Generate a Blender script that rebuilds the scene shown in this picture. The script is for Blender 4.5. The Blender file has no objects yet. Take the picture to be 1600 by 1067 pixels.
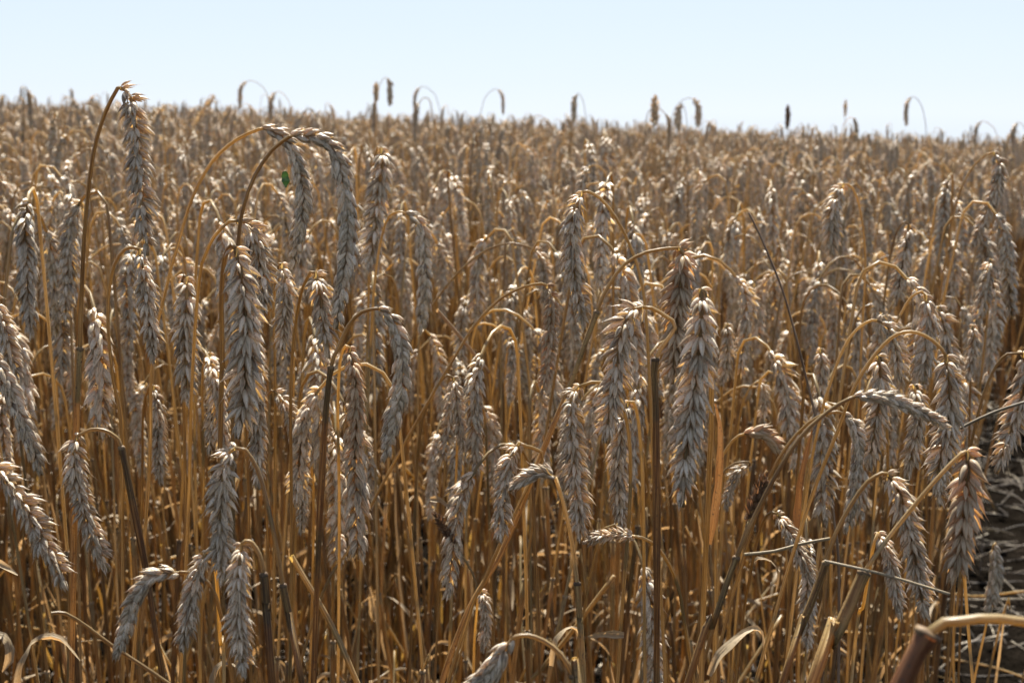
import bpy, math, random
import numpy as np
from mathutils import Vector, Matrix

random.seed(11)
rng = np.random.default_rng(11)
S = bpy.context.scene
COL = S.collection
R = math.radians
PI = math.pi

# ------------------------------------------------------------------ camera
FPX = 2383.0                       # focal length in pixels of the 1600 px wide photograph
PITCH = R(8.5)
CAM = Vector((0.0, 0.0, 0.92))
cd = bpy.data.cameras.new('camera')
cam = bpy.data.objects.new('camera', cd)
COL.objects.link(cam)
cam.location = CAM
cam.rotation_euler = (PI / 2 - PITCH, 0, 0)
cd.sensor_width = 36.0
cd.lens = FPX / 1600.0 * 36.0
cd.clip_start = 0.02
cd.clip_end = 500
cd.dof.use_dof = True
cd.dof.focus_distance = 0.76
cd.dof.aperture_fstop = 24.0
S.camera = cam

# ------------------------------------------------------------------ light
SUN_EL, SUN_AZ = R(63), R(5)        # azimuth measured from +Y (view direction) towards +X
w = bpy.data.worlds.new('World'); S.world = w
w.use_nodes = True
nt = w.node_tree
bg = nt.nodes['Background']
sky = nt.nodes.new('ShaderNodeTexSky')
sky.sky_type = 'NISHITA'
sky.sun_disc = False
sky.sun_elevation = SUN_EL
sky.sun_rotation = SUN_AZ
sky.air_density = 1.0
sky.dust_density = 0.0
sky.ozone_density = 2.0
hs = nt.nodes.new('ShaderNodeHueSaturation'); hs.inputs['Saturation'].default_value = 0.45
tn = nt.nodes.new('ShaderNodeMix'); tn.data_type = 'RGBA'; tn.blend_type = 'MULTIPLY'; tn.inputs[0].default_value = 1.0
tn.inputs[7].default_value = (0.845, 0.86, 0.955, 1)
nt.links.new(sky.outputs[0], hs.inputs['Color']); nt.links.new(hs.outputs[0], tn.inputs[6])
pale = nt.nodes.new('ShaderNodeMix'); pale.data_type = 'RGBA'; pale.inputs[0].default_value = 0.62
pale.inputs[7].default_value = (5.2, 6.1, 7.15, 1)         # thin even summer haze over the whole sky
geo = nt.nodes.new('ShaderNodeTexCoord'); sepw = nt.nodes.new('ShaderNodeSeparateXYZ')
nt.links.new(geo.outputs['Generated'], sepw.inputs[0])
mr = nt.nodes.new('ShaderNodeMapRange'); mr.inputs[1].default_value = 0.09; mr.inputs[2].default_value = 0.45
mr.inputs[3].default_value = 0.70; mr.inputs[4].default_value = 0.0          # the haze lies low, the sky overhead is clear
nt.links.new(sepw.outputs[2], mr.inputs[0]); nt.links.new(mr.outputs[0], pale.inputs[0])
nt.links.new(tn.outputs[2], pale.inputs[6]); nt.links.new(pale.outputs[2], bg.inputs[0])
bg.inputs[1].default_value = 0.05
sl = bpy.data.lights.new('sun', 'SUN')
sl.energy = 5.0
sl.angle = R(0.5)
sl.color = (1.0, 0.965, 0.90)
sun = bpy.data.objects.new('sun', sl); COL.objects.link(sun)
sdir = Vector((math.sin(SUN_AZ) * math.cos(SUN_EL), math.cos(SUN_AZ) * math.cos(SUN_EL), math.sin(SUN_EL)))
sun.rotation_euler = sdir.to_track_quat('Z', 'Y').to_euler()
sun.location = (0, 3, 5)
S.view_settings.view_transform = 'Standard'
S.view_settings.look = 'None'
S.view_settings.exposure = 1.52
S.view_settings.gamma = 1.0
S.render.engine = 'CYCLES'
S.cycles.max_bounces = 8
S.cycles.diffuse_bounces = 2
S.cycles.transmission_bounces = 6
S.cycles.glossy_bounces = 2
S.cycles.use_denoising = True

# ------------------------------------------------------------------ materials
def newmat(name):
    m = bpy.data.materials.new(name); m.use_nodes = True
    n = m.node_tree.nodes; l = m.node_tree.links
    n.clear()
    return m, n, l

def nd(n, typ, **kw):
    x = n.new(typ)
    for k, v in kw.items():
        if k.startswith('i_'):
            key = k[2:]
            key = int(key) if key.isdigit() else key
            x.inputs[key].default_value = v
        else:
            setattr(x, k, v)
    return x

def math_(n, l, op, a, b=None, c=None):
    x = n.new('ShaderNodeMath'); x.operation = op
    for i, v in enumerate((a, b, c)):
        if v is None: continue
        if isinstance(v, (int, float)): x.inputs[i].default_value = v
        else: l.new(v, x.inputs[i])
    return x.outputs[0]

def mixc(n, l, f, a, b, mode='MIX'):
    x = n.new('ShaderNodeMix'); x.data_type = 'RGBA'; x.blend_type = mode
    if isinstance(f, (int, float)): x.inputs[0].default_value = f
    else: l.new(f, x.inputs[0])
    for i, v in ((6, a), (7, b)):
        if isinstance(v, tuple): x.inputs[i].default_value = v + (1,) if len(v) == 3 else v
        else: l.new(v, x.inputs[i])
    return x.outputs[2]

def ramp(n, l, f, stops):
    x = n.new('ShaderNodeValToRGB')
    e = x.color_ramp.elements
    while len(e) < len(stops): e.new(0.5)
    for q, (p, c) in zip(e, stops):
        q.position = p; q.color = tuple(c) + (1,)
    l.new(f, x.inputs[0])
    return x.outputs[0]

def straw_material(name, cols, trans_col, trans, rough, nerves, fleck, bump=0.5, fleckcol=(0.10, 0.075, 0.055), tipcol=None, spec=0.35, instanced=False, grey=(0.42, 0.395, 0.36), greyamt=0.22):
    """dry straw: pieces differ in tone, long fibres, weathered flecks; light passes through it"""
    m, n, l = newmat(name)
    uv = n.new('ShaderNodeUVMap')
    sep = n.new('ShaderNodeSeparateXYZ'); l.new(uv.outputs[0], sep.inputs[0])
    u, v = sep.outputs[0], sep.outputs[1]
    oi = n.new('ShaderNodeObjectInfo')
    pid = math_(n, l, 'FLOOR', u)
    wn = nd(n, 'ShaderNodeTexWhiteNoise', noise_dimensions='2D')
    cmb = n.new('ShaderNodeCombineXYZ'); l.new(pid, cmb.inputs[0]); l.new(math_(n, l, 'MULTIPLY', oi.outputs['Random'], 57.0), cmb.inputs[1])
    l.new(cmb.outputs[0], wn.inputs['Vector'])
    # fibres
    c2 = n.new('ShaderNodeCombineXYZ')
    l.new(math_(n, l, 'MULTIPLY', u, nerves), c2.inputs[0]); l.new(math_(n, l, 'MULTIPLY', v, 1.3), c2.inputs[1]); l.new(oi.outputs['Random'], c2.inputs[2])
    fib = nd(n, 'ShaderNodeTexNoise', i_Scale=1.0, i_Detail=3.0); l.new(c2.outputs[0], fib.inputs['Vector'])
    tc = n.new('ShaderNodeTexCoord')
    big = nd(n, 'ShaderNodeTexNoise', i_Scale=28.0, i_Detail=2.0); l.new(tc.outputs['Object'], big.inputs['Vector'])
    spk = nd(n, 'ShaderNodeTexNoise', i_Scale=900.0, i_Detail=2.0); l.new(tc.outputs['Object'], spk.inputs['Vector'])
    t = math_(n, l, 'ADD', math_(n, l, 'MULTIPLY', wn.outputs['Value'], 0.45), math_(n, l, 'MULTIPLY', nd_map(n, l, fib.outputs['Fac'], 0.32, 0.68), 0.55))
    col = ramp(n, l, t, cols)
    if name.endswith('husk'):          # some husks ripened to a deeper amber
        am = math_(n, l, 'MULTIPLY', nd_map(n, l, wn.outputs['Color'], 0.55, 0.95), 0.45)
        col = mixc(n, l, am, col, (0.48, 0.31, 0.13) if name != 'dark_husk' else (0.2, 0.11, 0.06))
    # every stalk its own tone
    tone = n.new('ShaderNodeHueSaturation')
    l.new(col, tone.inputs['Color'])
    tone.inputs['Hue'].default_value = 0.5
    l.new(math_(n, l, 'ADD', math_(n, l, 'MULTIPLY', oi.outputs['Random'], 0.35), 0.82), tone.inputs['Value'])
    l.new(math_(n, l, 'ADD', math_(n, l, 'MULTIPLY', big.outputs['Fac'], 0.5), 0.75), tone.inputs['Saturation'])
    col = tone.outputs[0]
    # grey weathering
    g = math_(n, l, 'MULTIPLY', nd_map(n, l, big.outputs['Fac'], 0.42, 0.68), greyamt)
    col = mixc(n, l, g, col, grey)
    fk = math_(n, l, 'MULTIPLY', nd_map(n, l, spk.outputs['Fac'], 0.60, 0.72), fleck)
    col = mixc(n, l, fk, col, fleckcol)
    if tipcol:
        tp = math_(n, l, 'MULTIPLY', nd_map(n, l, v, 0.86, 1.0), nd_map(n, l, wn.outputs['Value'], 0.35, 0.7))
        col = mixc(n, l, tp, col, tipcol)
    p = nd(n, 'ShaderNodeBsdfPrincipled'); p.inputs['Roughness'].default_value = rough
    p.inputs['Specular IOR Level'].default_value = spec
    l.new(col, p.inputs['Base Color'])
    tr = n.new('ShaderNodeBsdfTranslucent')
    l.new(mixc(n, l, 1.0, col, trans_col, 'MULTIPLY'), tr.inputs['Color'])
    bmp = nd(n, 'ShaderNodeBump', i_Strength=bump, i_Distance=0.0008)
    l.new(fib.outputs['Fac'], bmp.inputs['Height']); l.new(bmp.outputs[0], p.inputs['Normal'])
    mx = n.new('ShaderNodeMixShader'); mx.inputs[0].default_value = trans
    l.new(p.outputs[0], mx.inputs[1]); l.new(tr.outputs[0], mx.inputs[2])
    out = n.new('ShaderNodeOutputMaterial'); l.new(mx.outputs[0], out.inputs[0])
    return m

def nd_map(n, l, v, a, b):
    x = n.new('ShaderNodeMapRange'); x.inputs[1].default_value = a; x.inputs[2].default_value = b
    l.new(v, x.inputs[0]); return x.outputs[0]

HUSK = straw_material('husk', [(0.12, (0.17, 0.12, 0.07)), (0.46, (0.60, 0.51, 0.35)), (0.85, (0.88, 0.82, 0.67))],
                      (1.45, 0.99, 0.42), 0.29, 0.34, 9.0, 0.9, tipcol=(0.12, 0.08, 0.05), spec=0.65)
HUSKG = straw_material('golden_husk', [(0.15, (0.30, 0.22, 0.12)), (0.5, (0.54, 0.43, 0.27)), (0.85, (0.70, 0.60, 0.42))],
                       (1.4, 0.85, 0.36), 0.32, 0.40, 9.0, 0.3, tipcol=(0.16, 0.10, 0.05), spec=0.4, greyamt=0.1)
HUSKD = straw_material('dark_husk', [(0.25, (0.11, 0.065, 0.035)), (0.5, (0.19, 0.12, 0.07)), (0.8, (0.27, 0.18, 0.11))],
                       (1.4, 0.9, 0.5), 0.25, 0.6, 9.0, 0.8, tipcol=(0.06, 0.04, 0.03), spec=0.2, greyamt=0.1)
STEM = straw_material('stem_straw', [(0.15, (0.17, 0.11, 0.045)), (0.5, (0.37, 0.28, 0.12)), (0.85, (0.66, 0.55, 0.32))],
                      (1.38, 1.08, 0.46), 0.48, 0.34, 14.0, 0.35, spec=0.5, greyamt=0.2)
SHEATH = straw_material('sheath_straw', [(0.15, (0.09, 0.048, 0.018)), (0.5, (0.245, 0.155, 0.055)), (0.85, (0.48, 0.355, 0.155))],
                        (1.42, 1.08, 0.46), 0.44, 0.42, 16.0, 0.9, spec=0.4, greyamt=0.12)
LEAF = straw_material('leaf_straw', [(0.25, (0.26, 0.18, 0.09)), (0.5, (0.38, 0.28, 0.155)), (0.8, (0.50, 0.40, 0.25))],
                      (1.3, 0.95, 0.6), 0.38, 0.5, 14.0, 0.5, spec=0.3, greyamt=0.25)
NODE = straw_material('node_straw', [(0.25, (0.10, 0.06, 0.03)), (0.5, (0.17, 0.11, 0.055)), (0.8, (0.28, 0.19, 0.10))],
                      (1.0, 1.0, 1.0), 0.05, 0.6, 6.0, 0.4, spec=0.2, greyamt=0.1)
STICK = straw_material('grey_straw', [(0.25, (0.16, 0.12, 0.065)), (0.5, (0.27, 0.21, 0.12)), (0.8, (0.38, 0.31, 0.20))],
                       (1.1, 1.0, 0.7), 0.2, 0.5, 10.0, 0.9, spec=0.3, greyamt=0.22)
DARKSTEM = straw_material('dark_stem', [(0.25, (0.10, 0.06, 0.035)), (0.5, (0.17, 0.11, 0.065)), (0.8, (0.26, 0.18, 0.11))],
                          (1.0, 0.9, 0.7), 0.12, 0.5, 8.0, 0.5, spec=0.3, greyamt=0.2)
BLADE = straw_material('brown_blade', [(0.25, (0.20, 0.10, 0.035)), (0.5, (0.36, 0.19, 0.07)), (0.8, (0.52, 0.31, 0.12))],
                       (1.4, 0.9, 0.45), 0.16, 0.5, 16.0, 0.95, spec=0.25, greyamt=0.1)
REDSHEATH = straw_material('red_brown_sheath', [(0.2, (0.10, 0.035, 0.012)), (0.5, (0.21, 0.085, 0.03)), (0.85, (0.36, 0.18, 0.07))],
                           (1.5, 0.9, 0.45), 0.30, 0.45, 16.0, 0.95, spec=0.3, greyamt=0.1)
def green_mat():
    m, n, l = newmat('green_leaf')
    tc = n.new('ShaderNodeTexCoord'); nz = nd(n, 'ShaderNodeTexNoise', i_Scale=600.0); l.new(tc.outputs['Object'], nz.inputs['Vector'])
    c = ramp(n, l, nz.outputs['Fac'], [(0.3, (0.02, 0.06, 0.012)), (0.7, (0.06, 0.12, 0.03))])
    p = nd(n, 'ShaderNodeBsdfPrincipled', i_Roughness=0.4); l.new(c, p.inputs['Base Color'])
    t = n.new('ShaderNodeBsdfTranslucent'); l.new(c, t.inputs[0])
    mx = n.new('ShaderNodeMixShader'); mx.inputs[0].default_value = 0.2
    l.new(p.outputs[0], mx.inputs[1]); l.new(t.outputs[0], mx.inputs[2])
    o = n.new('ShaderNodeOutputMaterial'); l.new(mx.outputs[0], o.inputs[0]); return m
GREEN = green_mat()
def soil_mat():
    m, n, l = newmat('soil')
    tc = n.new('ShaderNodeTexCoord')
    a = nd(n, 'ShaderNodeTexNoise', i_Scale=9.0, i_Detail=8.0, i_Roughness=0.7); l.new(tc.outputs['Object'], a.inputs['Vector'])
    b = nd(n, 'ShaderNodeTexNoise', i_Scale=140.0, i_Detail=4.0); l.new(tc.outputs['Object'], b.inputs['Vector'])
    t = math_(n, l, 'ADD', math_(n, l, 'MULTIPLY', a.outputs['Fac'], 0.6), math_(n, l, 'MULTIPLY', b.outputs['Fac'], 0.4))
    c = ramp(n, l, t, [(0.35, (0.004, 0.003, 0.002)), (0.5, (0.010, 0.008, 0.006)), (0.68, (0.026, 0.020, 0.015))])  # dark soil, taken down to near-black so its colour carries the strip's shade
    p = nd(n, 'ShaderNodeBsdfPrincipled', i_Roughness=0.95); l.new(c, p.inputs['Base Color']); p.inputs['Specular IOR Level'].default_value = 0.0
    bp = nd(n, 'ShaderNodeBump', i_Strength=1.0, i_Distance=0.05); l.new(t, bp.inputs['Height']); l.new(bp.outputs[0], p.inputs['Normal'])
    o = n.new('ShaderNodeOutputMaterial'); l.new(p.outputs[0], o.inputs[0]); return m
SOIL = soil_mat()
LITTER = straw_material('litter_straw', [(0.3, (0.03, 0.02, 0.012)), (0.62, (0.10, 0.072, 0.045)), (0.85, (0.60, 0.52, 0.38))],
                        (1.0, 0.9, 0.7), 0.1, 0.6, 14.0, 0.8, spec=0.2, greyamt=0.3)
MATS = [HUSK, STEM, SHEATH, LEAF, NODE]      # slots of the joined field plants

# ------------------------------------------------------------------ mesh helpers
class MB:
    """collects vertices, faces, loop uvs and material slots of ONE mesh"""
    def __init__(s): s.v = []; s.f = []; s.uv = []; s.m = []; s.n = 0
    def add(s, verts, faces, fuv, mi=0):
        o = s.n
        verts = np.asarray(verts, float).reshape(-1, 3)
        s.v.append(verts); s.n += len(verts)
        for f in faces: s.f.append(tuple(i + o for i in f))
        for q in fuv: s.uv.extend(q)
        s.m.extend([mi] * len(faces))
        return s
    def arrays(s): return np.concatenate(s.v), s.f, s.uv, s.m
    def mesh(s, name, mats):
        me = bpy.data.meshes.new(name)
        me.from_pydata(np.concatenate(s.v).tolist(), [], s.f)
        me.uv_layers.new(name='UVMap').data.foreach_set('uv', np.array(s.uv, dtype=np.float32).ravel())
        for m in mats: me.materials.append(m)
        if any(s.m): me.polygons.foreach_set('material_index', s.m)
        me.polygons.foreach_set('use_smooth', [True] * len(me.polygons))
        me.update()
        return me
    def obj(s, name, mats, parent=None):
        o = bpy.data.objects.new(name, s.mesh(name, mats if isinstance(mats, list) else [mats]))
        COL.objects.link(o)
        if parent is not None: o.parent = parent
        return o

def smooth_path(pts, step):
    """Catmull-Rom through pts, resampled at about `step`"""
    P = [np.array(p, float) for p in pts]
    P = [2 * P[0] - P[1]] + P + [2 * P[-1] - P[-2]]
    out = []
    for i in range(1, len(P) - 2):
        k = max(2, int(np.linalg.norm(P[i + 1] - P[i]) / step) + 1)
        for j in range(k):
            t = j / k
            a, b, c, d = P[i - 1], P[i], P[i + 1], P[i + 2]
            out.append(0.5 * ((2 * b) + (-a + c) * t + (2 * a - 5 * b + 4 * c - d) * t * t + (-a + 3 * b - 3 * c + d) * t ** 3))
    out.append(P[-2])
    return np.array(out)

def frames(path):
    T = np.gradient(path, axis=0)
    T /= np.linalg.norm(T, axis=1)[:, None] + 1e-12
    ref = np.array([1.0, 0, 0]) if abs(T[0][0]) < 0.8 else np.array([0, 1.0, 0])
    A = []
    a = ref - T[0] * ref.dot(T[0]); a /= np.linalg.norm(a)
    for t in T:
        a = a - t * a.dot(t); a /= np.linalg.norm(a) + 1e-12
        A.append(a.copy())
    A = np.array(A)
    return T, A, np.cross(T, A)

def tube(mb, path, rad, sides=6, mi=0, pid=0.0, squash=1.0, cap=True):
    path = np.asarray(path); n = len(path)
    T, A, B = frames(path)
    rad = np.full(n, rad) if np.isscalar(rad) else np.asarray(rad)
    ang = np.arange(sides) * 2 * PI / sides
    V = (path[:, None, :] + rad[:, None, None] * (np.cos(ang)[None, :, None] * A[:, None, :] + squash * np.sin(ang)[None, :, None] * B[:, None, :])).reshape(-1, 3)
    L = np.concatenate([[0], np.cumsum(np.linalg.norm(np.diff(path, axis=0), axis=1))]) * 30
    F, U = [], []
    for i in range(n - 1):
        for j in range(sides):
            j2 = (j + 1) % sides
            F.append((i * sides + j, i * sides + j2, (i + 1) * sides + j2, (i + 1) * sides + j))
            u0, u1 = pid + .05 + .9 * j / sides, pid + .05 + .9 * (j + 1) / sides
            U.append(((u0, L[i]), (u1, L[i]), (u1, L[i + 1]), (u0, L[i + 1])))
    if cap:
        F.append(tuple(range((n - 1) * sides, n * sides))); U.append([(pid + .5, L[-1])] * sides)
    mb.add(V, F, U, mi)

def ribbon(mb, path, width, normal, curl=0.25, mi=0, pid=0.0, twist=0.0, nc=4):
    """dry leaf blade: gutter-shaped cross section, tapering, twisted"""
    path = np.asarray(path); n = len(path)
    T = np.gradient(path, axis=0); T /= np.linalg.norm(T, axis=1)[:, None] + 1e-12
    V, F, U = [], [], []
    for i in range(n):
        nn = np.array(normal, float); nn -= T[i] * nn.dot(T[i]); nn /= np.linalg.norm(nn) + 1e-9
        s = np.cross(T[i], nn)
        a = twist * i / (n - 1)
        s, nn = s * math.cos(a) + nn * math.sin(a), nn * math.cos(a) - s * math.sin(a)
        wj = width[i] * random.uniform(.72, 1.05)
        cj = curl + .5 * math.sin(i * 1.1 + pid) + random.uniform(-.15, .15)
        for j in range(nc + 1):
            q = j / nc * 2 - 1
            V.append(path[i] + s * q * wj + nn * ((abs(q) ** 1.5) * cj + random.uniform(-.12, .12)) * wj)
    for i in range(n - 1):
        for j in range(nc):
            a = i * (nc + 1) + j
            F.append((a, a + 1, a + nc + 2, a + nc + 1))
            U.append(((pid + .05 + .9 * j / nc, i * .2), (pid + .05 + .9 * (j + 1) / nc, i * .2), (pid + .05 + .9 * (j + 1) / nc, i * .2 + .2), (pid + .05 + .9 * j / nc, i * .2 + .2)))
    mb.add(V, F, U, mi)

# ------------------------------------------------------------------ spikelets
def husk(mb, M, L, W, D, theta, nr, na, pid, beak=0.0, bow=0.0, mi=0):
    """one boat-shaped husk: base at origin, grows along +Z, back towards +Y; open on -Y"""
    V, F, U = [], [], []
    for i in range(nr + 1):
        t = i / nr
        wv = max(0.04, (math.sin(PI * min(1, t ** 0.66)) ** 0.92)) if 0 < t < 1 else (0.30 if t == 0 else 0.05)
        if t < 0.12: wv = max(wv, 0.35)
        cy = bow * math.sin(PI * t) - bow * 1.1 * t * t
        for j in range(na + 1):
            a = -theta + 2 * theta * j / na
            keel = 1.0 + 0.10 * math.exp(-(a / 0.25) ** 2)
            V.append((W * wv * math.sin(a), cy + D * wv * (math.cos(a) * keel - 0.25), L * t))
    for i in range(nr):
        for j in range(na):
            a = i * (na + 1) + j
            F.append((a, a + 1, a + na + 2, a + na + 1))
            u0, u1 = pid + .05 + .9 * j / na, pid + .05 + .9 * (j + 1) / na
            U.append(((u0, i / nr), (u1, i / nr), (u1, (i + 1) / nr), (u0, (i + 1) / nr)))
    V = np.array(V)
    if beak > 0:                                   # short awn
        b0 = V[-(na + 1):].mean(0)
        k = len(V); r = W * 0.09
        e = b0 + np.array([random.uniform(-.12, .12) * beak, random.uniform(-.05, .3) * beak, beak])
        V = np.vstack([V, [b0 + (r, 0, -r * 2), b0 + (-r * .5, r, -r * 2), b0 + (-r * .5, -r, -r * 2), e]])
        for a, b in ((0, 1), (1, 2), (2, 0)):
            F.append((k + a, k + b, k + 3)); U.append([(pid + .5, .8)] * 3)
    V = V @ np.array(M.to_3x3()).T + np.array(M.translation)
    mb.add(V, F, U, mi)

def spikelet(seed, hi, openness=1.0, mi=0, plump=1.0, braid=False):
    """fan of two glumes and four or five florets; +Z growth, X fan, +Y away from the axis of the ear (unit: metre)"""
    st = random.getstate(); random.seed(seed)
    mb = MB(); nr, na = (8, 7) if hi else (4, 3)
    ru = random.uniform
    k = 0
    def el(x, y, z, fan, tilt, spin, L, W, D, th, beak, bow=.0005, inner=False):
        nonlocal k
        M = Matrix.Translation((x, y, z)) @ Matrix.Rotation(R(fan) * openness, 4, 'Y') @ Matrix.Rotation(R(tilt), 4, 'X') @ Matrix.Rotation(R(spin), 4, 'Z')
        husk(mb, M, L, W * plump, D * plump, R(th), nr, na, seed * 10 + k, beak=beak, bow=bow, mi=mi); k += 1
        if inner and hi:
            M2 = M @ Matrix.Translation((0, -.0006, .0006)) @ Matrix.Rotation(PI, 4, 'Z') @ Matrix.Rotation(R(ru(-12, -4)), 4, 'X')
            husk(mb, M2, L * .8, W * .8, D * .6, R(95), 5, 5, seed * 10 + k, bow=.0004, mi=mi); k += 1
    for s in (-1, 1):
        sp = ru(55, 80) if braid else ru(20, 50)
        el(s * .0013, .0004, 0, s * ru(32, 47), ru(-8, 4), -s * sp, .0098 * ru(.88, 1.1), .0019, .0018, 112, .0012 * ru(.5, 1.8))
        awn = .006 * ru(.2, 1.0) if random.random() < .6 else .0012
        if hi and random.random() < .08: awn = ru(.009, .014)
        el(s * .0009, -.0007, .0012, s * ru(19, 33), ru(-8, 10), -s * (sp * .8 if braid else ru(0, 40)), .0128 * ru(.9, 1.1), .0018, .0017, 120, awn, .0007, True)
        if random.random() < .85:
            el(s * .0006, .0007, .0022, s * ru(5, 17), ru(-14, 0), -s * ru(-10, 40), .0108 * ru(.88, 1.1), .0016, .0016, 125, .0018 * ru(.3, 2), .0005, True)
    if random.random() < .7:
        el(ru(-.0006, .0006), .0003, .0042, ru(-9, 9), ru(-10, 6), ru(-30, 30), .0080 * ru(.85, 1.15), .0013, .0013, 140, .0012)
    random.setstate(st)
    return mb

HI = {}
def hi_meshes(mat, cls):
    """cls 0: closed plump husks, 1: half open, 2: wide open"""
    if (mat.name, cls) not in HI:
        HI[(mat.name, cls)] = [spikelet(100 + i + 10 * cls, True, (0.45, 0.9, 1.08)[cls] + 0.06 * (i % 4), plump=(1.15, 0.9, 0.9)[cls], braid=cls == 0).mesh('spikelet', [mat]) for i in range(7)]
    return HI[(mat.name, cls)]
LO = [spikelet(300 + i, False, 0.6 + 0.17 * (i % 4), plump=1.15).arrays() for i in range(8)]

def ear_frames(path, scale, phi, twist, toward, spacing=0.0041, tight=1.0):
    """list of (matrix of each spikelet) along the rachis path (base -> tip)"""
    seg = np.linalg.norm(np.diff(path, axis=0), axis=1); cum = np.concatenate([[0], np.cumsum(seg)])
    Ltot = cum[-1]; sp = spacing * scale
    n = max(8, int(round((Ltot - .006 * scale) / sp)))
    T = np.gradient(path, axis=0); T /= np.linalg.norm(T, axis=1)[:, None]
    out = []
    tw = np.array(toward, float); ref = None
    for i in range(n + 1):
        s = (Ltot - .008 * scale) * i / n
        p = np.array([np.interp(s, cum, path[:, k]) for k in range(3)])
        t = np.array([np.interp(s, cum, T[:, k]) for k in range(3)]); t /= np.linalg.norm(t)
        if ref is None: ref = tw - t * tw.dot(t); ref /= np.linalg.norm(ref)
        ref = ref - t * ref.dot(t); ref /= np.linalg.norm(ref)
        side = np.cross(t, ref)
        a = phi + twist * s / Ltot
        A = ref * math.cos(a) + side * math.sin(a)
        sg = 1 if i % 2 else -1
        f = i / n
        k = scale * (0.72 + 0.28 * min(1, f / .16)) * (1 - 0.30 * max(0, (f - .72) / .28)) * random.uniform(.86, 1.12)
        al = R(random.uniform(24, 40)) * tight * (1 - .35 * max(0, (f - .7) / .3))
        if tight == 1.0 and f < .2: al += R(22) * (1 - f / .2)
        Y = A * sg
        if i == n: al = 0.03; Y = side
        z = t * math.cos(al) + Y * math.sin(al); y = Y * math.cos(al) - t * math.sin(al)
        x = np.cross(y, z)
        roll = R(random.uniform(-16, 16)); x, y = x * math.cos(roll) + y * math.sin(roll), y * math.cos(roll) - x * math.sin(roll)
        o = p + Y * .0006 * scale
        M = Matrix(((x[0] * k, y[0] * k, z[0] * k, o[0]), (x[1] * k, y[1] * k, z[1] * k, o[1]), (x[2] * k, y[2] * k, z[2] * k, o[2]), (0, 0, 0, 1)))
        out.append(M)
    return out

def bake_ear(mb, path, scale, phi, twist, mi=0, toward=(0, -1, 0)):
    for M in ear_frames(path, scale, phi, twist, toward, tight=.8):
        V, F, U, m = random.choice(LO)
        A = np.array(M)
        sh = random.randint(0, 40) * 7
        mb.add(V @ A[:3, :3].T + A[:3, 3], F, [[(a + sh, b) for a, b in UU] for UU in group_uv(F, U)], mi)
    tube(mb, path, .0007 * scale, 4, 1, 3.0)

def group_uv(F, U):
    o = 0
    for f in F:
        yield U[o:o + len(f)]; o += len(f)

# ------------------------------------------------------------------ ground
def ground_z(x, y):
    z = -0.0388 * x
    if y > 13: z -= (y - 13) ** 2 * 0.004
    return z
gx = np.concatenate([np.linspace(-40, -4, 10), np.linspace(-3.5, 3.5, 29), np.linspace(4, 40, 10)])
gy = np.concatenate([np.linspace(-8, 0, 5), np.linspace(.25, 6, 24), np.linspace(7, 60, 54)])
mb = MB()
V = [(x, y, ground_z(x, y) + (0.008 * math.sin(x * 7.1 + y * 3) * math.sin(y * 6.3 - x * 2) if y < 8 and abs(x) < 5 else 0)) for y in gy for x in gx]
F = [(j * len(gx) + i, j * len(gx) + i + 1, (j + 1) * len(gx) + i + 1, (j + 1) * len(gx) + i) for j in range(len(gy) - 1) for i in range(len(gx) - 1)]
mb.add(V, F, [[(0, 0)] * 4 for _ in F])
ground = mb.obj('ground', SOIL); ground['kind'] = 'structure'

# ------------------------------------------------------------------ placing from the photograph: a pixel and a distance give a point of the field
cp, sp_ = math.cos(PITCH), math.sin(PITCH)
def at(px, py, d):
    u = (px - 800) / FPX; v = (533.5 - py) / FPX
    dy = cp + v * sp_; dz = -sp_ + v * cp
    k = d / dy
    return np.array([u * k, d, CAM.z + dz * k])
def project(p):
    x, y, z = p[0], p[1], p[2] - CAM.z
    f = y * cp - z * sp_; v = (y * sp_ + z * cp) / f
    return 800 + FPX * x / f, 533.5 - FPX * v, f

def tag(o, label, cat, group=None, kind=None):
    o['label'] = label; o['category'] = cat
    if group: o['group'] = group
    if kind: o['kind'] = kind
    return o
def empty(name, loc):
    o = bpy.data.objects.new(name, None); COL.objects.link(o); o.location = loc
    o.empty_display_size = 0.05
    return o

def leaf_path(p0, az, length, rise, droop):
    pts = []
    th = rise
    p = np.array(p0, float); n = 12
    for i in range(n + 1):
        pts.append(p.copy())
        d = np.array([math.sin(az) * math.sin(th), math.cos(az) * math.sin(th), math.cos(th)])
        p = p + d * length / n
        th += droop / n * (0.4 + 1.4 * i / n)
    return np.array(pts)
def leaf_width(n, w): return [w * (0.55 + .45 * min(1, i / n / .2)) * (1 - (i / (n - 1)) ** 2.2) ** .8 + .0004 for i in range(n)]

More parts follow.
